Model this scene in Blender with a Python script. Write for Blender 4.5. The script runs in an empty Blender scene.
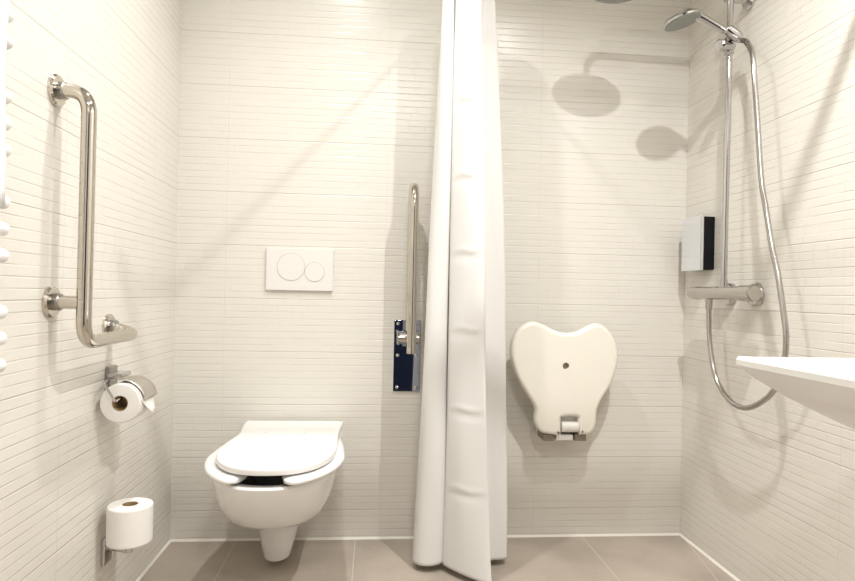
import bpy, bmesh, math, random
from mathutils import Vector, Matrix
random.seed(7)
SC = bpy.context.scene
COL = SC.collection
PI = math.pi
W, H, YF = 1.9785, 2.56, -3.4          # room width, height, wall behind the camera

# ------------------------------------------------------------------ materials
def mat(name, color, rough=0.5, metal=0.0, coat=0.0, spec=0.5, sss=0.0):
    m = bpy.data.materials.new(name); m.use_nodes = True
    b = m.node_tree.nodes['Principled BSDF']
    b.inputs['Base Color'].default_value = (*color, 1)
    b.inputs['Roughness'].default_value = rough
    b.inputs['Metallic'].default_value = metal
    b.inputs['Coat Weight'].default_value = coat
    b.inputs['Specular IOR Level'].default_value = spec
    return m

def noise_bump(m, scale, strength, dist=0.001, detail=3.0):
    nt = m.node_tree; b = nt.nodes['Principled BSDF']
    tc = nt.nodes.new('ShaderNodeTexCoord'); n = nt.nodes.new('ShaderNodeTexNoise'); bp = nt.nodes.new('ShaderNodeBump')
    n.inputs['Scale'].default_value = scale; n.inputs['Detail'].default_value = detail
    bp.inputs['Strength'].default_value = strength; bp.inputs['Distance'].default_value = dist
    nt.links.new(tc.outputs['Object'], n.inputs['Vector']); nt.links.new(n.outputs['Fac'], bp.inputs['Height'])
    nt.links.new(bp.outputs['Normal'], b.inputs['Normal'])
    return m

class G:
    """tiny node graph helper"""
    def __init__(s, nt): s.nt = nt
    def val(s, sock, v):
        if isinstance(v, (int, float)): sock.default_value = v
        else: s.nt.links.new(v, sock)
    def m(s, op, a, b=None, c=None, clamp=False):
        n = s.nt.nodes.new('ShaderNodeMath'); n.operation = op; n.use_clamp = clamp
        s.val(n.inputs[0], a)
        if b is not None: s.val(n.inputs[1], b)
        if c is not None: s.val(n.inputs[2], c)
        return n.outputs[0]
    def xyz(s, x, y, z):
        n = s.nt.nodes.new('ShaderNodeCombineXYZ')
        for i, v in enumerate((x, y, z)): s.val(n.inputs[i], v)
        return n.outputs[0]
    def white(s, x, y, z=0.0):
        n = s.nt.nodes.new('ShaderNodeTexWhiteNoise'); n.noise_dimensions = '3D'
        s.nt.links.new(s.xyz(x, y, z), n.inputs['Vector']); return n.outputs['Value']
    def noise(s, x, y, z=0.0, scale=1.0, detail=2.0):
        n = s.nt.nodes.new('ShaderNodeTexNoise'); n.inputs['Scale'].default_value = scale; n.inputs['Detail'].default_value = detail
        s.nt.links.new(s.xyz(x, y, z), n.inputs['Vector']); return n.outputs['Fac']
    def ramp(s, v, lo, hi):
        n = s.nt.nodes.new('ShaderNodeMapRange'); n.interpolation_type = 'SMOOTHSTEP'; n.clamp = True
        s.val(n.inputs[0], v); n.inputs[1].default_value = lo; n.inputs[2].default_value = hi
        return n.outputs[0]
    def line(s, v, period, w):
        """1 on a line at every multiple of period, 0 elsewhere"""
        f = s.m('FRACT', s.m('DIVIDE', v, period))
        d = s.m('MULTIPLY', s.m('MINIMUM', f, s.m('SUBTRACT', 1.0, f)), period)
        r = s.ramp(d, 0.0, w); return s.m('SUBTRACT', 1.0, r)

def tile_wall(name, axis, u0, color, grout, mosaic=0.45):
    """cream relief tiles, 60 x 20 cm, pressed into thin mosaic rows"""
    m = bpy.data.materials.new(name); m.use_nodes = True
    nt = m.node_tree; b = nt.nodes['Principled BSDF']; g = G(nt)
    tc = nt.nodes.new('ShaderNodeTexCoord'); sp = nt.nodes.new('ShaderNodeSeparateXYZ')
    nt.links.new(tc.outputs['Object'], sp.inputs[0])
    u = g.m('SUBTRACT', sp.outputs[axis], u0 - 60.0); v = g.m('SUBTRACT', sp.outputs[2], 0.1115 - 20.0)
    row = g.m('FLOOR', g.m('DIVIDE', v, 0.025))
    hl = g.line(v, 0.025, 0.0026)
    # row grooves fade in and out along the tile
    rn = g.noise(g.m('MULTIPLY', u, 5.0), g.m('MULTIPLY', row, 7.31), 0.0, 1.0, 1.0)
    hl = g.m('MULTIPLY', hl, g.ramp(rn, 0.28, 0.62))
    # short vertical cuts, their spacing different on every row
    off = g.white(row, 3.7); uu = g.m('ADD', u, g.m('MULTIPLY', off, 0.3))
    vl = g.line(uu, 0.058, 0.0022); cell = g.m('FLOOR', g.m('DIVIDE', uu, 0.058))
    vn = g.noise(g.m('MULTIPLY', u, 2.0), g.m('MULTIPLY', v, 2.6), 5.0, 1.0, 1.0)
    vl = g.m('MULTIPLY', vl, g.m('MULTIPLY', g.ramp(vn, 0.46, 0.68), mosaic))
    tl = g.m('MAXIMUM', g.m('MULTIPLY', g.line(u, 0.6, 0.0020), 0.35), g.m('MULTIPLY', g.line(v, 0.2, 0.0026), 0.9))
    groove = g.m('MAXIMUM', g.m('MAXIMUM', g.m('MULTIPLY', hl, 0.6), vl), tl)
    # every strip stands a little proud or back of its neighbours, and each is gently uneven
    hgt = g.m('MULTIPLY', g.white(row, cell, 1.3), 0.16)
    und = g.m('MULTIPLY', g.noise(u, v, 0.0, 38.0, 2.0), 0.22)
    height = g.m('SUBTRACT', g.m('ADD', hgt, und), groove)
    bp = nt.nodes.new('ShaderNodeBump'); bp.inputs['Strength'].default_value = 0.55; bp.inputs['Distance'].default_value = 0.0022
    nt.links.new(height, bp.inputs['Height']); nt.links.new(bp.outputs['Normal'], b.inputs['Normal'])
    mx = nt.nodes.new('ShaderNodeMix'); mx.data_type = 'RGBA'
    g.val(mx.inputs[0], g.m('MULTIPLY', g.m('MAXIMUM', g.m('MULTIPLY', g.m('MAXIMUM', hl, vl), 0.55), g.m('MULTIPLY', tl, 0.8)), 0.6))
    mx.inputs[6].default_value = (*color, 1); mx.inputs[7].default_value = (*grout, 1)
    nt.links.new(mx.outputs[2], b.inputs['Base Color'])
    b.inputs['Roughness'].default_value = 0.25; b.inputs['Specular IOR Level'].default_value = 0.4
    return m

CREAM, GROUT = (0.770, 0.738, 0.675), (0.49, 0.462, 0.405)
M = {}
M['tile_x'] = tile_wall('cream relief tile across', 0, 0.178, CREAM, GROUT, 0.25)
M['tile_y'] = tile_wall('cream relief tile along', 1, -0.25, CREAM, GROUT, 0.40)
M['plain'] = mat('white paint', (0.74, 0.725, 0.69), 0.7)
M['ceramic'] = mat('white sanitary ceramic', (0.86, 0.85, 0.83), 0.12, coat=0.3)
M['seat_plastic'] = mat('white toilet seat plastic', (0.90, 0.89, 0.87), 0.22)
M['flush'] = mat('white flush plastic', (0.80, 0.78, 0.745), 0.3)
M['groove'] = mat('grey shadow gap plastic', (0.42, 0.40, 0.37), 0.5)
M['ivory'] = mat('ivory shower seat plastic', (0.87, 0.835, 0.745), 0.32)
M['chrome'] = mat('chrome', (0.58, 0.575, 0.57), 0.07, 1.0)
M['steel'] = mat('polished steel', (0.60, 0.56, 0.50), 0.07, 1.0)
M['mirror_steel'] = mat('mirror polished plate', (0.40, 0.43, 0.52), 0.05, 1.0)
M['satin'] = mat('satin chrome', (0.52, 0.50, 0.465), 0.25, 1.0)
M['nickel'] = mat('dull nickel', (0.36, 0.35, 0.33), 0.3, 1.0)
M['cover'] = mat('brushed steel cover', (0.60, 0.57, 0.52), 0.38, 1.0)
M['bright'] = mat('bright polished cover', (0.84, 0.87, 0.93), 0.16, 1.0)
M['black'] = mat('black plastic', (0.008, 0.007, 0.009), 0.5, spec=0.15)
M['nozzle'] = mat('grey nozzle face', (0.30, 0.315, 0.30), 0.4, 0.5)
M['paper'] = noise_bump(mat('toilet paper', (0.89, 0.87, 0.83), 0.95, spec=0.1), 260, 0.35)
M['card'] = mat('brown cardboard core', (0.36, 0.25, 0.13), 0.9, spec=0.1)
M['radiator'] = mat('white enamel', (0.88, 0.88, 0.87), 0.25)
M['towel'] = noise_bump(mat('white terry towel', (0.88, 0.88, 0.88), 0.95, spec=0.1), 420, 0.8, 0.002)
M['bracket'] = mat('brown grey bracket', (0.26, 0.22, 0.18), 0.45, 0.4)
M['white_metal'] = mat('white lacquer', (0.82, 0.80, 0.76), 0.4)
M['caulk'] = mat('white silicone', (0.86, 0.82, 0.74), 0.5)
M['door'] = mat('dark blue door lacquer', (0.016, 0.024, 0.050), 0.7, spec=0.15)
M['frame'] = mat('grey door frame', (0.30, 0.30, 0.31), 0.4)
M['hose'] = mat('ribbed metal hose', (0.48, 0.465, 0.44), 0.2, 1.0)

def curtain_mat():
    m = bpy.data.materials.new('white curtain cloth'); m.use_nodes = True; nt = m.node_tree
    b = nt.nodes['Principled BSDF']; out = nt.nodes['Material Output']
    b.inputs['Base Color'].default_value = (0.87, 0.86, 0.835, 1); b.inputs['Roughness'].default_value = 0.75
    b.inputs['Specular IOR Level'].default_value = 0.2
    t = nt.nodes.new('ShaderNodeBsdfTranslucent'); t.inputs[0].default_value = (0.85, 0.84, 0.82, 1)
    mx = nt.nodes.new('ShaderNodeMixShader'); mx.inputs[0].default_value = 0.14
    nt.links.new(b.outputs[0], mx.inputs[1]); nt.links.new(t.outputs[0], mx.inputs[2]); nt.links.new(mx.outputs[0], out.inputs[0])
    return m
M['curtain'] = curtain_mat()

def floor_mat():
    m = bpy.data.materials.new('taupe stone floor tile'); m.use_nodes = True; nt = m.node_tree
    b = nt.nodes['Principled BSDF']; g = G(nt)
    tc = nt.nodes.new('ShaderNodeTexCoord'); sp = nt.nodes.new('ShaderNodeSeparateXYZ'); nt.links.new(tc.outputs['Object'], sp.inputs[0])
    x, y = sp.outputs[0], sp.outputs[1]
    lx = g.line(g.m('ADD', g.m('SUBTRACT', x, 0.243), 44.4), 0.444, 0.0026)
    ly = g.line(g.m('ADD', y, 45.0), 0.45, 0.0026)
    # a slanting cut line where the tile falls towards the shower wall
    cut = g.m('ABSOLUTE', g.m('ADD', g.m('SUBTRACT', x, 1.985), g.m('MULTIPLY', y, -0.19)))
    lc = g.m('MULTIPLY', g.m('SUBTRACT', 1.0, g.ramp(cut, 0.0, 0.003)), 0.8)
    n1 = g.noise(x, y, 0.0, 3.2, 5.0); n2 = g.noise(x, y, 4.0, 60.0, 3.0)
    f = g.m('ADD', g.m('MULTIPLY', g.ramp(n1, 0.25, 0.75), 0.75), g.m('MULTIPLY', n2, 0.25))
    c = nt.nodes.new('ShaderNodeMix'); c.data_type = 'RGBA'; g.val(c.inputs[0], f)
    c.inputs[6].default_value = (0.33, 0.28, 0.23, 1); c.inputs[7].default_value = (0.50, 0.43, 0.36, 1)
    c2 = nt.nodes.new('ShaderNodeMix'); c2.data_type = 'RGBA'
    gr = g.m('MAXIMUM', g.m('MAXIMUM', lx, ly), lc); g.val(c2.inputs[0], gr)
    nt.links.new(c.outputs[2], c2.inputs[6]); c2.inputs[7].default_value = (0.62, 0.55, 0.46, 1)
    nt.links.new(c2.outputs[2], b.inputs['Base Color'])
    bp = nt.nodes.new('ShaderNodeBump'); bp.inputs['Strength'].default_value = 0.4; bp.inputs['Distance'].default_value = 0.001
    g.val(bp.inputs['Height'], g.m('SUBTRACT', g.m('MULTIPLY', n2, 0.3), gr)); nt.links.new(bp.outputs['Normal'], b.inputs['Normal'])
    b.inputs['Roughness'].default_value = 0.48
    return m
M['floor'] = floor_mat()

# ------------------------------------------------------------------ mesh helpers (world coordinates)
def new(): return bmesh.new()
def box(bm, x0, x1, y0, y1, z0, z1, bev=0.0, seg=2):
    vs = [bm.verts.new((x, y, z)) for x in (x0, x1) for y in (y0, y1) for z in (z0, z1)]
    fs = [(0,1,3,2),(4,6,7,5),(0,4,5,1),(2,3,7,6),(0,2,6,4),(1,5,7,3)]
    faces = [bm.faces.new([vs[i] for i in f]) for f in fs]
    if bev:
        es = list({e for f in faces for e in f.edges})
        bmesh.ops.bevel(bm, geom=es, offset=bev, segments=seg, affect='EDGES', profile=0.5)
    return bm
def loft(bm, rings, cap0=True, cap1=True, closed=True):
    R = [[bm.verts.new(p) for p in r] for r in rings]
    n = len(R[0])
    for a, b in zip(R, R[1:]):
        for i in range(n if closed else n - 1):
            j = (i + 1) % n
            bm.faces.new((a[i], a[j], b[j], b[i]))
    if cap0: bm.faces.new(R[0][::-1])
    if cap1: bm.faces.new(R[-1])
    return bm
def frame(d):
    d = Vector(d).normalized()
    u = d.orthogonal().normalized() if abs(d.z) > 0.999 else Vector((0, 0, 1)).cross(d).normalized()
    return d, u, d.cross(u)
def lathe(bm, base, axis, prof, n=32, cap0=True, cap1=True):
    """prof: (radius, distance along axis) pairs"""
    d, u, v = frame(axis); base = Vector(base)
    rings = [[base + d * h + (u * math.cos(2*PI*i/n) + v * math.sin(2*PI*i/n)) * max(r, 1e-4) for i in range(n)] for r, h in prof]
    return loft(bm, rings, cap0, cap1)
def rod(bm, a, b, r, n=20, bev=0.0):
    a, b = Vector(a), Vector(b); L = (b - a).length
    p = [(r - bev, 0), (r, bev), (r, L - bev), (r - bev, L)] if bev else [(r, 0), (r, L)]
    return lathe(bm, a, b - a, p, n)
def fillet(pts, r, n=8):
    pts = [Vector(p) for p in pts]; out = [pts[0]]
    for a, b, c in zip(pts, pts[1:], pts[2:]):
        d0, d1 = (a - b).normalized(), (c - b).normalized()
        ang = d0.angle(d1); t = min(r / math.tan(ang / 2), (a - b).length * .49 if a is not pts[0] else (a-b).length*.98, (c - b).length * .49 if c is not pts[-1] else (c-b).length*.98)
        s, e = b + d0 * t, b + d1 * t
        for i in range(n + 1):
            k = i / n; out.append(s * (1-k)**2 + b * 2*k*(1-k) + e * k**2)
    out.append(pts[-1]); return out
def catmull(pts, per=8):
    P = [Vector(p) for p in pts]; P = [P[0]*2 - P[1]] + P + [P[-1]*2 - P[-2]]; out = []
    for i in range(1, len(P) - 2):
        p0, p1, p2, p3 = P[i-1:i+3]
        for k in range(per):
            t = k / per
            out.append(0.5 * ((2*p1) + (p2-p0)*t + (2*p0-5*p1+4*p2-p3)*t*t + (3*p1-p0-3*p2+p3)*t**3))
    out.append(P[-2]); return out
def tube(bm, pts, r, n=16, rad=None):
    pts = [Vector(p) for p in pts]; rings = []; u = None
    for i, p in enumerate(pts):
        d = (pts[min(i+1, len(pts)-1)] - pts[max(i-1, 0)]).normalized()
        u = d.orthogonal().normalized() if u is None else (u - d * u.dot(d)).normalized()
        v = d.cross(u); rr = rad[i] if rad else r
        rings.append([p + (u*math.cos(2*PI*k/n) + v*math.sin(2*PI*k/n)) * rr for k in range(n)])
    return loft(bm, rings)
def dshape(cx, w, yf, yb, z, n=40, power=2.0, depth=None):
    """outline of a bowl: straight back at yb, round front at yf"""
    a = depth if depth else min(1.35 * w, yb - yf - 0.01); ym = yf + a; pts = []
    for i in range(n + 1):
        t = PI * i / n; c, s = math.cos(t), math.sin(t)
        pts.append((cx + w * math.copysign(abs(c)**(2/power), c), ym - a * abs(s)**(2/power), z))
    k = 8
    left = [(cx - w, ym + (yb - ym) * i / k, z) for i in range(1, k + 1)]
    back = [(cx - w + 2*w*i/k, yb, z) for i in range(1, k + 1)]
    right = [(cx + w, yb + (ym - yb) * i / k, z) for i in range(1, k)]
    return pts + left + back + right
def roundrect(x0, x1, y0, y1, z, rs, n=8):
    """rs: corner radii in the order (x1,y1), (x0,y1), (x0,y0), (x1,y0)"""
    pts = []
    for (cx, cy, r, a0) in ((x1-rs[0], y1-rs[0], rs[0], 0), (x0+rs[1], y1-rs[1], rs[1], 90), (x0+rs[2], y0+rs[2], rs[2], 180), (x1-rs[3], y0+rs[3], rs[3], 270)):
        for i in range(n + 1):
            a = math.radians(a0 + 90*i/n); pts.append(Vector((cx + r*math.cos(a), cy + r*math.sin(a), z)))
    return pts

CLOTH = ('cloth', 'towel', 'loose_sheet', 'curved_cover')
def wloc(o):
    l = Vector((0, 0, 0))
    while o: l += o.location; o = o.parent
    return l
def obj(name, bm, m, parent=None, at=None, smooth=35, kind=None):
    """link a bmesh built in world coordinates as one mesh object"""
    bmesh.ops.recalc_face_normals(bm, faces=bm.faces)
    base = wloc(parent) if parent else Vector(at or (0, 0, 0))
    bmesh.ops.translate(bm, verts=bm.verts, vec=-base)
    me = bpy.data.meshes.new(name); bm.to_mesh(me); bm.free()
    for p in me.polygons: p.use_smooth = True
    me.set_sharp_from_angle(angle=math.radians(smooth))
    for x in (m if isinstance(m, (list, tuple)) else [m]): me.materials.append(x)
    o = bpy.data.objects.new(name, me); COL.objects.link(o)
    if name not in CLOTH:
        wn = o.modifiers.new('face_weighted_normals', 'WEIGHTED_NORMAL'); wn.keep_sharp = True; wn.weight = 80
    if parent: o.parent = parent
    else: o.location = base
    if kind: o['kind'] = kind
    return o
def thing(name, label, cat, at, group=None):
    o = bpy.data.objects.new(name, None); o.empty_display_size = 0.05; COL.objects.link(o); o.location = at
    o['label'] = label; o['category'] = cat
    if group: o['group'] = group
    return o
def tag(o, label, cat, group=None):
    o['label'] = label; o['category'] = cat
    if group: o['group'] = group
    return o
def struct(name, bm, m, parent=None): return obj(name, bm, m, parent, kind='structure')

# ------------------------------------------------------------------ room shell
struct('floor', box(new(), -0.1, W+0.1, YF-0.1, 0.1, -0.1, 0), M['floor'])
struct('ceiling', box(new(), -0.1, W+0.1, YF-0.1, 0.1, H, H+0.1), M['plain'])
struct('wall_back', box(new(), -0.1, W+0.1, 0, 0.1, 0, H), M['tile_x'])
struct('wall_left', box(new(), -0.1, 0, YF-0.1, 0, 0, H), M['tile_y'])
struct('wall_right', box(new(), W, W+0.1, YF-0.1, 0, 0, H), M['tile_y'])
struct('wall_front', box(new(), 0, W, YF-0.1, YF, 0, H), M['plain'])
def bead(a, b, inn):
    bm = new(); s = 0.006
    a, b, inn = Vector(a), Vector(b), Vector(inn)
    up = Vector((0, 0, 1))
    prof = lambda p: [p, p + inn*s, p + inn*s*.7 + up*s*.35, p + inn*s*.35 + up*s*.8, p + up*s*1.3]
    return loft(bm, [prof(a), prof(b)])
struct('trim_1', bead((0.006, -.0, 0), (W-.006, -.0, 0), (0, -1, 0)), M['caulk'])
struct('trim_2', bead((0, YF, 0), (0, 0, 0), (1, 0, 0)), M['caulk'])
struct('trim_3', bead((W, YF, 0), (W, 0, 0), (-1, 0, 0)), M['caulk'])
d = struct('added_door_1', box(new(), 0.72, 1.60, YF, YF+0.035, 0.008, 2.05, .003), M['door'])  # unseen door, added to give the rail plate and bars a dark reflection
bm = new()
for a in ((0.65, 0.72, YF, YF+.05, 0, 2.12), (1.60, 1.67, YF, YF+.05, 0, 2.12), (0.72, 1.60, YF, YF+.05, 2.05, 2.12)): box(bm, *a)
struct('trim_4', bm, M['frame'])

# ------------------------------------------------------------------ wall-hung toilet
CX = 0.4475
t = thing('toilet', 'white wall-hung toilet with open-front seat and closed lid against the back wall', 'toilet', (CX, 0, 0.04))
bm = new()
prof = [(.034, -.246, .022, 2.0), (.046, -.266, .033, 2.0), (.059, -.278, .09, 2.0), (.067, -.286, .13, 2.0), (.076, -.298, .160, 2.0),
        (.090, -.340, .176, 2.0), (.112, -.41, .196, 2.0), (.138, -.49, .222, 2.1), (.159, -.565, .258, 2.15), (.173, -.612, .305, 2.2), (.181, -.650, .350, 2.25),
        (.185, -.672, .388, 2.25), (.184, -.676, .399, 2.25), (.179, -.672, .405, 2.25)]
cxs = [.424, .424, .424, .425, .426, .428, .431, .434, .438, .442, .445, .447, .447, .447]
rings = [dshape(c, w, yf, 0.0, z, power=p, depth=min(1.4*w, 0.26)) for (w, yf, z, p), c in zip(prof, cxs)]
def inner(w, yf, yb, z, p=2.2): return dshape(CX, w, yf, yb, z, power=p, depth=min(1.4*w, .26))
rings += [inner(.150, -.645, -.12, .404), inner(.142, -.633, -.13, .393), inner(.120, -.56, -.17, .30), inner(.07, -.42, -.22, .22), inner(.02, -.34, -.27, .20)]
obj('bowl', loft(bm, rings), M['ceramic'], t, smooth=50)
# seat: a U that is open at the front
bm = new(); rings = []
NS = 30
def pt(w, a, yf, th): return Vector((CX + w*math.cos(th), yf + a - a*math.sin(th), 0))
def half(side):
    tipa = math.radians(18 if side > 0 else 22)
    ths = [PI/2 - tipa - (PI/2 - tipa) * i / NS for i in range(NS + 1)]     # tip -> side
    C, N_ = [], []
    for th in ths:
        o, i_ = pt(.210, .30, -.712, th), pt(.122, .22, -.600, th)
        C.append((o, i_))
    for k in range(1, 9):
        y = -.435 + (.435 - .07) * k / 8
        wo = .210 - .038 * (k/8)**1.5
        C.append((Vector((CX + wo, y, 0)), Vector((CX + .116, y, 0))))
    if side < 0: C = [(Vector((2*CX - o.x, o.y, 0)), Vector((2*CX - i_.x, i_.y, 0))) for o, i_ in C]
    return C
R, Lf = half(1), half(-1)
secs = Lf + R[::-1]
zt, zb = .432, .410
for idx, (o, i_) in enumerate(secs):
    k = min(idx, len(secs) - 1 - idx); sh = math.sin(min(1, (k + .35) / 4.0) * PI / 2)  # rounded tips
    c = (o + i_) / 2; dv = (o - i_) / 2 * (0.45 + .55 * sh); hz = (zt - zb) / 2 * (0.5 + .5*sh); zc = (zt + zb) / 2
    rings.append([c + dv * math.copysign(abs(math.cos(q))**.6, math.cos(q)) + Vector((0, 0, zc + hz * math.copysign(abs(math.sin(q))**.6, math.sin(q)))) for q in [2*PI*j/16 for j in range(16)]])
seat = obj('seat', loft(bm, rings), M['seat_plastic'], t, smooth=60)
# lid
def lid_ring(k, z, dw=0.0):
    pts = []
    for (x, y, _) in dshape(CX+.006, .178 - dw, -.672 + dw, -.026 - dw*.4, 0, n=44, power=2.4, depth=.27):
        f = math.exp(-((y + .24) / .10)**2) * .013
        x = x + (-.3*f if x > CX + .006 else 1.3*f)
        pts.append((x, y, z + (0.0 if y < -.35 else 0.004*k)))
    return pts
obj('lid', loft(new(), [lid_ring(0, .437, .008), lid_ring(0, .4378, .0015), lid_ring(0, .440), lid_ring(0, .452, .0), lid_ring(0, .4545, .0012), lid_ring(0, .456, .004), lid_ring(0, .4568, .012)]), M['seat_plastic'], t, smooth=50)
for dx in (-.068, .062):
    obj('hinge_cap', lathe(new(), (CX+dx+.003, -.235, .4565), (0, 0, 1), [(.007, 0), (.007, .003), (.004, .0045)], 16), M['flush'], t)
obj('hinge_block', box(new(), CX-.10, CX+.10, -.09, -.03, .405, .4405, .006), M['seat_plastic'], t)

# ------------------------------------------------------------------ flush plate
t = thing('flush_plate', 'white rectangular flush plate with two round buttons above the toilet', 'flush plate', (.457, 0, .945))
obj('plate', box(new(), .332, .582, -.0125, 0, .945, 1.104, .002), M['flush'], t)
for nm, cx, cz, r in (('large_button', .424, 1.033, .0525), ('small_button', .5125, 1.016, .0375)):
    b = obj(nm, lathe(new(), (cx, -.0125, cz), (0, -1, 0), [(r-.0014, -.001), (r-.0014, .0012), (r-.003, .002)], 48), M['flush'], t)
    obj('button_gap', lathe(new(), (cx, -.0127, cz), (0, -1, 0), [(r, -.001), (r, .0004), (r-.0002, .0005)], 48), M['groove'], b)

# ------------------------------------------------------------------ fold-up support rail beside the toilet
t = thing('folding_support_rail', 'upright folded steel support rail on a mirror-polished wall plate beside the curtain', 'grab rail', (.87, 0, .566))
obj('wall_plate', box(new(), .8185, .9215, -.006, 0, .566, .840, .001), M['mirror_steel'], t)
for sx in (.834, .906):
    for sz in (.582, .705, .826):
        obj('screw', lathe(new(), (sx, -.006, sz), (0, -1, 0), [(.0065, 0), (.0065, .002), (.003, .004)], 14), M['chrome'], t)
RX = .876
pts = [(RX, -.165, .727)] + [(RX, -.165, 1.25)] + [(RX, -.11 - .055*math.cos(a), 1.25 + .085*math.sin(a)) for a in [PI*k/16 for k in range(1, 16)]] + [(RX, -.055, 1.25), (RX, -.055, .775)]
obj('rail_tube', tube(new(), pts, .0165, 20), M['steel'], t, smooth=50)
obj('pivot', rod(new(), (.828, -.05, .773), (.916, -.05, .773), .0215, 24, .004), M['satin'], t)
for x0 in (.828, .906):
    obj('pivot_bracket', box(new(), x0, x0+.010, -.07, -.006, .75, .80, .003), M['satin'], t)

# ------------------------------------------------------------------ L-shaped grab bar on the left wall
def flange(bm, p, ax, r=.037, th=.010): lathe(bm, p, ax, [(r, 0), (r, th*.6), (r*.9, th), (r*.5, th*1.15)], 32); return bm
t = thing('grab_bar', 'polished steel L-shaped grab bar on the left wall above the paper roll', 'grab bar', (0, -.9, .8))
BX = .080; r = .0165
path = fillet([(.006, -.905, 1.392), (BX, -.915, 1.392), (BX, -.918, .815), (BX, -.60, .815), (.006, -.592, .832)], .055, 10)
obj('bar', tube(new(), path, r, 20), M['steel'], t, smooth=60)
obj('side_arm', rod(new(), (.006, -.907, .907), (BX-.008, -.917, .907), r*.92), M['steel'], t)
for p in ((0, -.905, 1.392), (0, -.907, .907), (0, -.592, .832)):
    f = obj('flange', flange(new(), p, (1, 0, 0)), M['steel'], t)
    obj('collar', rod(new(), (.010, p[1], p[2]), (.026, p[1] - .001, p[2]), .0195, 20, .002), M['nickel'], f)

# ------------------------------------------------------------------ paper holder with a roll in use
t = thing('paper_roll_holder', 'chrome paper holder with hinged clip on the left wall under the grab bar', 'toilet roll holder', (0, -.575, .66))
holder = t
bm = new(); box(bm, 0, .012, -.605, -.545, .655, .722, .003); obj('back_plate', bm, M['nickel'], t)
bm = new(); box(bm, .010, .050, -.612, -.545, .692, .706, .004); box(bm, .010, .030, -.60, -.55, .680, .694, .003); obj('hinged_clip', bm, M['chrome'], t)
RCX, RCZ = .066, .632
arm = fillet([(.012, -.60, .690), (.030, -.685, .690), (RCX-.004, -.687, RCZ+.008), (RCX, -.672, RCZ+.012), (RCX, -.555, RCZ+.012)], .012, 5)
obj('wire_arm', tube(new(), arm, .0035, 10), M['chrome'], t)
def roll(name, label, c, ax, rad, wid, core, extra=None):
    c = Vector(c); ax = Vector(ax).normalized()
    rt = thing(name, label, 'toilet paper', c - ax * wid/2)
    bm = new()
    lathe(bm, c - ax*wid/2, ax, [(core, 0), (rad-.004, 0), (rad-.001, .002), (rad, .006), (rad, wid-.006), (rad-.001, wid-.002), (rad-.004, wid), (core, wid), (core, wid*.5), (core, 0)], 48, False, False)
    bmesh.ops.remove_doubles(bm, verts=bm.verts, dist=1e-6)
    obj('paper', bm, M['paper'], rt, smooth=50)
    obj('core', lathe(new(), c - ax*wid/2, ax, [(core-.0002, .0005), (core-.0002, wid-.0005), (core-.002, wid-.0005), (core-.002, .0005), (core-.0002, .0005)], 36, False, False), M['card'], rt)
    return rt
RR = .0535
rt = roll('toilet_paper_roll', 'toilet paper roll in use with a loose end, hanging under the chrome clip', (RCX, -.615, RCZ), (0, 1, 0), RR, .10, .021)
# loose end: hangs down the room side of the roll to a torn point
prof = [(RCX + q*math.cos(a), RCZ + q*math.sin(a)) for a, q in [(math.radians(d_), RR + .0012) for d_ in range(75, 4, -10)]]
x0, z0 = prof[-1]
prof += [(x0 + .0015*k, z0 - .008*k) for k in range(1, 6)]
bm = new(); rows = []
for k, (x, z) in enumerate(prof):
    ex = max(0, k - 7) / 5.0
    ya = -.660 + ex*.050; yb = -.568
    rows.append([Vector((x + .004*ex*math.sin(j*.7), ya + (yb-ya)*j/8, z)) for j in range(9)])
loft(bm, rows, False, False, closed=False)
s = obj('loose_sheet', bm, M['paper'], rt, smooth=60)
sm = s.modifiers.new('thickness', 'SOLIDIFY'); sm.thickness = .0006; sm.offset = 1
# the holder's curved metal cover over the roll
bm = new(); rows = []
for d_ in range(112, 0, -8):
    a = math.radians(d_); q = RR + .007
    rows.append([Vector((RCX + q*math.cos(a), -.655 + .098*j/6, RCZ + q*math.sin(a))) for j in range(7)])
loft(bm, rows, False, False, closed=False)
s = obj('curved_cover', bm, M['cover'], holder, smooth=60)
sm = s.modifiers.new('thickness', 'SOLIDIFY'); sm.thickness = .0012; sm.offset = 1

# spare roll on its upright pin
t = thing('spare_roll_holder', 'chrome upright pin holder low on the left wall carrying the spare roll', 'toilet roll holder', (0, -.575, .20))
obj('back_plate', box(new(), 0, .012, -.605, -.555, .170, .245, .003), M['chrome'], t)
SX, SY = .078, -.608
obj('support_arm', tube(new(), fillet([(.010, -.585, .215), (SX, SY, .212), (SX, SY, .225)], .008, 5), .006, 12), M['chrome'], t)
obj('tray', lathe(new(), (SX, SY, .232), (0, 0, 1), [(.028, 0), (.030, .003), (.028, .006)], 28), M['chrome'], t)
obj('pin', rod(new(), (SX, SY, .210), (SX, SY, .338), .008, 16, .003), M['chrome'], t)
roll('toilet_paper_roll', 'full white spare toilet paper roll standing upright, low on the left wall', (SX, SY, .239+.0525), (0, 0, 1), .059, .105, .021)

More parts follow.
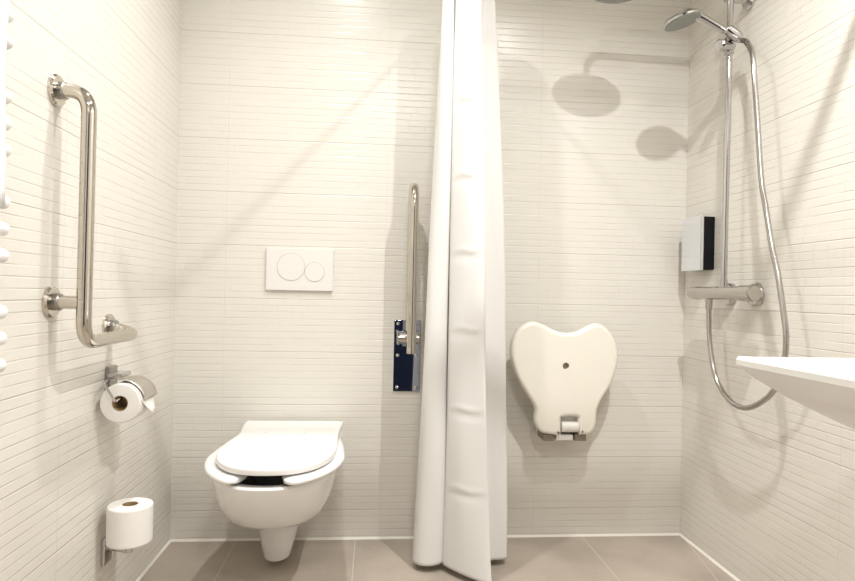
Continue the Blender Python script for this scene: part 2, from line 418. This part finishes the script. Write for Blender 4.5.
# ------------------------------------------------------------------ towel radiator and towel at the left edge
t = thing('towel_radiator', 'white tube towel radiator at the left edge of the photo', 'radiator', (0, -1.45, .76))
RXX = .060; YE = -1.198
for y in (-1.25, -1.66):
    obj('upright', box(new(), RXX-.032, RXX-.008, y-.015, y+.015, .76, 1.78, .008), M['radiator'], t)
for g0 in (1.772, 1.630, 1.484, 1.2865, 1.0945, .8945):
    for k in range(3):
        z = g0 - .0485*k
        obj('tube', rod(new(), (RXX, -1.72, z), (RXX, YE, z), .0130, 18, .005), M['radiator'], t)
for y in (-1.25, -1.66):
    for z in (.95, 1.70):
        obj('wall_bracket', rod(new(), (.0006, y, z), (RXX-.03, y, z), .009, 12), M['radiator'], t)
bm = new()
TW = .0185
arc = [(RXX + TW*math.cos(a), 1.772 + TW*math.sin(a)) for a in [PI*k/10 for k in range(11)]]
prof = [(RXX + TW + .002*math.sin(k*.6), 1.076 + .0348*k) for k in range(20)] + arc + [(RXX - TW, 1.772 - .03*k) for k in range(1, 3)]
rows = []
for i, (x, z) in enumerate(prof):
    rows.append([Vector((x + .0015*math.sin(j*.9 + z*6) + .001, -1.62 + (.382 + .003*math.sin(z*9))*j/24, z + (.006*math.sin(j*1.1) if i == 0 else 0))) for j in range(25)])
loft(bm, rows, False, False, closed=False)
o = obj('towel', bm, M['towel'], None, at=(RXX, -1.4, 1.09), smooth=60)
sm = o.modifiers.new('thickness', 'SOLIDIFY'); sm.thickness = .004; sm.offset = 1
tag(o, 'white towel hanging over the tube radiator at the upper left edge', 'towel')

# ------------------------------------------------------------------ shower curtain and its rail
RLX, RLZ, RLY = 1.03, 2.075, -1.11
t = thing('curtain_rail', 'white corner curtain rail that runs round the shower above the curtain', 'curtain rail', (RLX, 0, RLZ))
obj('rail', tube(new(), [(RLX-.02, RLY, RLZ), (W-.004, RLY, RLZ)], .0125, 16), M['white_metal'], t)
obj('side_rod', tube(new(), [(RLX, -.004, RLZ), (RLX, RLY, RLZ)], .0060, 12), M['white_metal'], t)
obj('wall_socket', lathe(new(), (RLX, 0, RLZ), (0, -1, 0), [(.018, 0), (.018, .008), (.010, .012)], 24), M['white_metal'], t)
obj('wall_socket', lathe(new(), (W, RLY, RLZ), (-1, 0, 0), [(.026, 0), (.026, .008), (.016, .012)], 24), M['white_metal'], t)

ZB, ZT = .028, 2.045
bot = [(.985, -.12), (.915, -.15), (.893, -.245), (.905, -.288), (.945, -.306), (.985, -.296), (1.000, -.255), (.992, -.262), (.996, -.302), (1.035, -.352), (1.085, -.388), (1.128, -.412),
       (1.137, -.402), (1.130, -.330), (1.122, -.285), (1.155, -.268), (1.196, -.262), (1.219, -.245), (1.208, -.185), (1.12, -.14)]
top = [(1.03, -.20), (.975, -.21), (.955, -.265), (.957, -.300), (.972, -.316), (.988, -.302), (.992, -.280), (.994, -.300), (1.002, -.320), (1.022, -.345), (1.046, -.358), (1.068, -.360),
       (1.074, -.350), (1.072, -.315), (1.073, -.290), (1.090, -.280), (1.116, -.276), (1.132, -.262), (1.122, -.215), (1.06, -.20)]
def curve(z):
    l = (z - ZB) / (ZT - ZB); P = []
    for k, (b, a) in enumerate(zip(bot, top)):
        s = l ** (1.0 if k < 8 else 0.72 if k < 14 else 1.7)
        P.append(Vector((b[0]*(1-s) + a[0]*s, b[1]*(1-s) + a[1]*s, 0)))
    return catmull(P, 7)
bm = new(); rows = []; NZ = 230
creases = [.30, .565, .83, 1.09, 1.345, 1.60, 1.86]
for i in range(NZ + 1):
    z = ZB + (ZT - ZB) * i / NZ; c = curve(z); row = []
    for j, p in enumerate(c):
        k = j / 7.0                                   # index in control points
        q = p.copy()
        wf = math.exp(-((k - 9.3) / 1.3)**2)          # creases only show on the front panel
        cr = sum(math.exp(-((z - zc - .004*math.sin(k*3))/.007)**2) - .8*math.exp(-((z - zc + .022)/.014)**2) for zc in creases)
        q.y -= .0038 * wf * cr
        q.y += .0025*math.sin(z*7 + k*1.7) * (1 - wf*.5); q.x += .0018*math.sin(z*5.1 + k*2.3)
        zz = z
        if i < 12: zz = z + (-.012*math.exp(-((k-11)/1.6)**2) + .010*math.exp(-((k-6)/1.2)**2) - .004) * (1 - i/12)
        row.append(Vector((q.x, q.y, zz)))
    rows.append(row)
loft(bm, rows, False, False, closed=False)
t = thing('shower_curtain', 'white shower curtain with square fold creases gathered beside the folding seat', 'curtain', (1.03, -.28, ZB))
o = obj('cloth', bm, M['curtain'], t, smooth=80)
sm = o.modifiers.new('thickness', 'SOLIDIFY'); sm.thickness = .0009; sm.offset = 0
for y in (-.21, -.25, -.29, -.33, -.36):
    rg = [(RLX + .021*math.cos(a), y, RLZ - .007 +   .024*math.sin(a)) for a in [2*PI*k/20 for k in range(21)]]
    obj('ring', tube(new(), rg, .0022, 8), M['white_metal'], t)

# ------------------------------------------------------------------ folded shower seat
t = thing('shower_chair', 'ivory heart-shaped folding shower seat folded up on the back wall', 'shower seat', (1.47, 0, .40))
S0 = [(536,424),(535,416),(536,409),(533,402),(526,391),(518,377),(513,362),(511.5,350),(514,338),(520,329),(527,324.5),(534,323),(541,325),(549,329),(557,332.5),(566,334),(575,333),(583,329.5),(590,325.5),(597,324.5),(604,328),(611,336),(616,347),(617,360),(614,374),(608,388),(601,399),(597,408),(596,416),(595.5,424),(592,431),(586,433.5),(579,433.5),(578,424),(578,416),(570,415),(561,416),(561,424),(561,433.5),(552,433),(542,431)]
def spx(p):                                   # photograph outline -> metres on the seat's own plane
    x, y = p[0] - 565.0, p[1] - 366.0
    a = -.012; x, y = x*math.cos(a) - y*math.sin(a), x*math.sin(a) + y*math.cos(a)
    return Vector((1.4570 + x * .003885, 0, .6846 - y * .00382))
def smooth_closed(pts, keep, it=3):
    P = [p.copy() for p in pts]
    return P
out = []
base = [spx(p) for p in S0]; n = len(base)
for i in range(n):
    p0, p1, p2, p3 = base[i-1], base[i], base[(i+1) % n], base[(i+2) % n]
    sharp = 31 <= i <= 37
    for k in range(4):
        s = k/4
        out.append(p1.lerp(p2, s) if sharp else 0.5*((2*p1) + (p2-p0)*s + (2*p0-5*p1+4*p2-p3)*s*s + (3*p1-p0-3*p2+p3)*s**3))
n = len(out)
def inset(pts, dd):
    res = []
    for i in range(len(pts)):
        tn = (pts[(i+1) % len(pts)] - pts[i-1]).normalized(); nrm = Vector((tn.z, 0, -tn.x))
        res.append(pts[i] + nrm * dd)
    return res
area = sum(a.x*b.z - b.x*a.z for a, b in zip(out, out[1:] + out[:1]))
sg = -1 if area > 0 else 1
yk, yf = -.092, -.132
sec = [(.010, yk), (.003, yk-.003), (0, yk-.010), (0, yf+.012), (.0035, yf+.004), (.010, yf), (.016, yf)]
rings = []
for dd, y in sec:
    rings.append([Vector((p.x, y, p.z)) for p in inset(out, dd*sg)])
bm = new(); loft(bm, rings, True, False)
# front face with a round drain hole
hc = Vector((1.4565, yf + .004, .685)); ring = rings[-1]
hole = [Vector((hc.x + .0125*math.cos(2*PI*i/24), yf, hc.z + .0125*math.sin(2*PI*i/24))) for i in range(24)]
bm.verts.ensure_lookup_table()
top_vs = [v for v in bm.verts][-len(ring):]
hv = [bm.verts.new(p) for p in hole]; hb = [bm.verts.new(p + Vector((0, .03, 0))) for p in hole]
es = [bm.edges.get((top_vs[i-1], top_vs[i])) or bm.edges.new((top_vs[i-1], top_vs[i])) for i in range(len(top_vs))]
for i in range(24):
    bm.faces.new((hv[i-1], hv[i], hb[i], hb[i-1])); es.append(bm.edges.get((hv[i-1], hv[i])))
bmesh.ops.triangle_fill(bm, edges=es, use_beauty=True, normal=(0, -1, 0))
obj('seat_panel', bm, M['ivory'], t, smooth=50)
obj('drain_hole', lathe(new(), (1.4565, yf+.012, .685), (0, -1, 0), [(.0124, 0), (.0124, .001)], 20), M['bracket'], t)
obj('hinge', rod(new(), (1.447, -.114, .455), (1.512, -.114, .455), .020, 20, .003), M['flush'], t)
for x0, x1 in ((1.380, 1.424), (1.500, 1.546)):
    b = obj('foot', box(new(), x0, x1, -.118, -.028, .402, .428, .004), M['bracket'], t)
bm = new(); box(bm, 1.380, 1.546, -.028, 0, .404, .50, .004); box(bm, 1.43, 1.495, -.114, -.028, .404, .425, .003); box(bm, 1.44, 1.53, -.096, -.02, .43, .60, .004)
obj('wall_bracket', bm, M['white_metal'], t)

# ------------------------------------------------------------------ soap dispenser
t = thing('soap_dispenser', 'chrome-fronted wall soap dispenser with a black side, left of the shower riser', 'soap dispenser', (W, -.145, 1.05))
obj('casing', box(new(), 1.932, W, -.216, -.080, 1.053, 1.248, .003), M['black'], t)
obj('front_cover', box(new(), 1.922, 1.936, -.218, -.078, 1.050, 1.252, .003), M['bright'], t)

# ------------------------------------------------------------------ shower column: mixer, riser, heads, hose
t = thing('shower_column', 'chrome shower mixer with tall riser pipe, hand shower and hose on the right wall', 'shower', (W, -.40, .95))
MX, MZ = 1.903, .966
bm = new(); lathe(bm, (MX, -.200, MZ), (0, -1, 0), [(.016, 0), (.022, .004), (.0235, .03), (.0235, .055), (.0225, .058), (.0225, .315)], 28)
obj('mixer_body', bm, M['satin'], t)
obj('temperature_knob', lathe(new(), (MX, -.515, MZ), (0, -1, 0), [(.026, 0), (.026, .060), (.022, .068)], 28), M['satin'], t)
for y in (-.327, -.474):
    f = obj('rosette', lathe(new(), (W, y, MZ-.002), (-1, 0, 0), [(.040, 0), (.040, .008), (.034, .018), (.022, .022)], 32), M['chrome'], t)
    obj('inlet', rod(new(), (W-.012, y, MZ-.002), (MX+.004, y, MZ-.002), .0145, 18), M['chrome'], f)
obj('hose_outlet', lathe(new(), (MX, -.318, MZ-.014), (0, 0, -1), [(.012, 0), (.012, .03), (.010, .045)], 18), M['satin'], t)
RY = -.408
arm = fillet([(MX, RY, MZ+.015), (MX+.002, RY-.006, 2.085), (1.53, RY+.02, 2.085), (1.53, RY+.02, 2.01)], .05, 8)
obj('riser_pipe', tube(new(), arm, .0105, 18), M['chrome'], t, smooth=60)
obj('riser_joint', rod(new(), (MX, RY, MZ+.015), (MX, RY, MZ+.045), .0135, 18, .002), M['chrome'], t)
b = obj('riser_bracket', rod(new(), (W-.005, RY, 1.955), (MX-.012, RY, 1.955), .015, 20, .003), M['chrome'], t)
obj('bracket_rosette', lathe(new(), (W, RY, 1.955), (-1, 0, 0), [(.034, 0), (.034, .008), (.026, .014)], 30), M['chrome'], b)
h = obj('overhead_shower_head', lathe(new(), (1.53, RY+.02, 1.968), (0, 0, 1), [(.096, 0), (.10, .003), (.10, .008), (.09, .014), (.03, .024), (.017, .040), (.015, .050)], 48), M['chrome'], t)
obj('nozzle_plate', lathe(new(), (1.53, RY+.02, 1.9685), (0, 0, -1), [(.094, 0), (.092, .002)], 48), M['nozzle'], h)
# slider, holder and hand shower
SZ = 1.800
sl = obj('slider', rod(new(), (MX, RY-.004, SZ-.035), (MX, RY-.004, SZ+.020), .0175, 24, .003), M['chrome'], t)
obj('slider_knob', lathe(new(), (MX+.006, RY-.01, SZ-.010), (-.85, -.42, -.16), [(.016, 0), (.016, .040), (.020, .046), (.020, .066), (.015, .070)], 24), M['chrome'], sl)
obj('holder_cone', lathe(new(), (MX+.016, RY-.042, SZ+.004), (-.62, .06, .40), [(.015, 0), (.019, .015), (.019, .05), (.017, .055)], 24), M['chrome'], sl)
H0, H1 = Vector((1.920, -.452, 1.797)), Vector((1.790, -.425, 1.880))
hd = (H1 - H0)
pts = [H0 + hd*k/10 for k in range(11)]
hp = catmull([tuple(H0), tuple(H0 + hd*.5), tuple(H1), (1.768, -.422, 1.886), (1.742, -.420, 1.884)], 6)
hh = obj('hand_shower', tube(new(), hp, .012, 18, rad=[.0105 + .0045*min(1, k/12) + (.004 if k > 15 else 0) for k in range(len(hp))]), M['chrome'], t, smooth=60)
ha = Vector((.26, -.06, -.95)).normalized(); hcn = Vector((1.735, -.420, 1.866))
obj('spray_head', lathe(new(), hcn - ha*.022, ha, [(.012, 0), (.038, .006), (.058, .014), (.064, .022), (.063, .027), (.059, .029)], 40), M['chrome'], hh)
obj('spray_face', lathe(new(), hcn + ha*.0065, ha, [(.058, 0), (.056, .0025)], 40), M['nozzle'], hh)
hose = [(1.921, -.453, 1.797), (1.923, -.476, 1.784), (1.912, -.512, 1.755), (1.905, -.543, 1.713), (1.90, -.564, 1.628), (1.90, -.586, 1.467), (1.90, -.608, 1.306), (1.90, -.633, 1.215), (1.90, -.664, 1.102), (1.90, -.694, 1.019),
        (1.90, -.721, .913), (1.90, -.735, .835), (1.90, -.722, .743), (1.90, -.668, .668), (1.90, -.562, .611), (1.90, -.464, .616), (1.90, -.378, .678), (1.90, -.336, .787), (1.902, -.322, .88), (MX, -.318, .925)]
hs = catmull(hose, 22)
obj('hose', tube(new(), hs, .008, 12, rad=[.0080 + .0006*(k % 2) for k in range(len(hs))]), M['hose'], t, smooth=80)

# ------------------------------------------------------------------ washbasin on the right wall
bm = new(); rings = []
x1 = W
def bz(p, z, amt):
    """front edge dips between the two raised corners"""
    fr = max(0.0, min(1.0, (1.62 - p.x) / .10)); md = max(0.0, min(1.0, (-1.196 - p.y) / .03)) * max(0.0, min(1.0, (p.y + 1.772) / .03))
    return Vector((p.x, p.y, p.z - amt * fr * md))
for (xa, ya, yb, z, rr, am) in ((1.80, -1.54, -1.42, .640, .05, 0), (1.74, -1.60, -1.37, .665, .06, 0), (1.650, -1.65, -1.325, .694, .06, 0), (1.575, -1.69, -1.290, .730, .05, 0),
                                 (1.522, -1.73, -1.252, .762, .04, 0), (1.492, -1.766, -1.212, .790, .025, 0), (1.480, -1.783, -1.186, .8095, .016, .35), (1.4765, -1.788, -1.181, .8125, .014, .4), (1.476, -1.789, -1.180, .824, .014, .78), (1.479, -1.786, -1.183, .829, .014, .92)):
    rings.append([bz(p, z, .025*am) for p in roundrect(xa, x1, ya, yb, z, (.004, rr, rr, .004), 8)])
for (xa, xb, ya, yb, z, rr, am) in ((1.496, x1-.10, -1.77, -1.199, .830, .03, .92), (1.512, x1-.11, -1.75, -1.218, .824, .05, .8), (1.55, x1-.14, -1.70, -1.27, .785, .09, .1), (1.62, x1-.18, -1.63, -1.34, .735, .10, 0), (1.74, x1-.22, -1.53, -1.44, .722, .04, 0)):
    rings.append([bz(p, z, .025*am) for p in roundrect(xa, xb, ya, yb, z, (rr, rr, rr, rr), 8)])
t = thing('washbasin', 'white shallow washbasin jutting from the right wall at the right edge of the photo', 'washbasin', (W, -1.485, .65))
obj('basin', loft(bm, rings), M['ceramic'], t, smooth=24)

# ------------------------------------------------------------------ lights: recessed ceiling downlights and added fill lamps
def down(name, x, y, power, size=.11, spread=180, color=(1, .99, .972)):
    l = bpy.data.lights.new(name, 'AREA'); l.shape = 'DISK'; l.size = size; l.energy = power; l.color = color; l.spread = math.radians(spread)
    o = bpy.data.objects.new(name, l); o.location = (x, y, H - .012); COL.objects.link(o); return o
down('downlight_toilet', .59, -.80, 21, .05, 138)
down('downlight_shower', 1.46, -1.38, 46, .04, 142)
down('added_entrance_fill', .95, -2.75, 42, .20)  # added fill from behind the camera, not a known fitting

l = bpy.data.lights.new('added_basin_fill', 'AREA'); l.shape = 'RECTANGLE'; l.size = .5; l.size_y = .06; l.energy = 4; l.color = (1, .985, .96)  # added fill over the basin to brighten the left wall
o = bpy.data.objects.new('added_basin_fill', l); o.location = (W-.06, -1.5, 2.0); o.rotation_euler = (Matrix.Rotation(PI/2, 3, 'Z') @ Matrix.Rotation(math.radians(62), 3, 'X')).to_euler(); COL.objects.link(o)
w = bpy.data.worlds.new('room_air'); SC.world = w; w.use_nodes = True
w.node_tree.nodes['Background'].inputs[0].default_value = (1, .96, .9, 1); w.node_tree.nodes['Background'].inputs[1].default_value = 0.0

# ------------------------------------------------------------------ camera
f, yaw, pitch, rollc = 624.36, .0857, .0044, .0211
fw = Vector((math.sin(yaw)*math.cos(pitch), math.cos(yaw)*math.cos(pitch), math.sin(pitch)))
rt_ = Vector((math.cos(yaw), -math.sin(yaw), 0)); up = rt_.cross(fw)
c, s = math.cos(rollc), math.sin(rollc)
r2 = rt_*c + up*s; u2 = up*c - rt_*s
cd = bpy.data.cameras.new('camera'); cam = bpy.data.objects.new('camera', cd); COL.objects.link(cam)
cd.sensor_width = 36; cd.lens = f / 855 * 36; cd.clip_start = .02
mtx = Matrix((r2, u2, -fw)).transposed().to_4x4(); mtx.translation = Vector((.7378, -2.4046, .945))
cam.matrix_world = mtx; SC.camera = cam

vs = SC.view_settings
vs.view_transform = 'Standard'; vs.look = 'None'; vs.gamma = 1; vs.use_curve_mapping = False
vs.exposure = -0.90
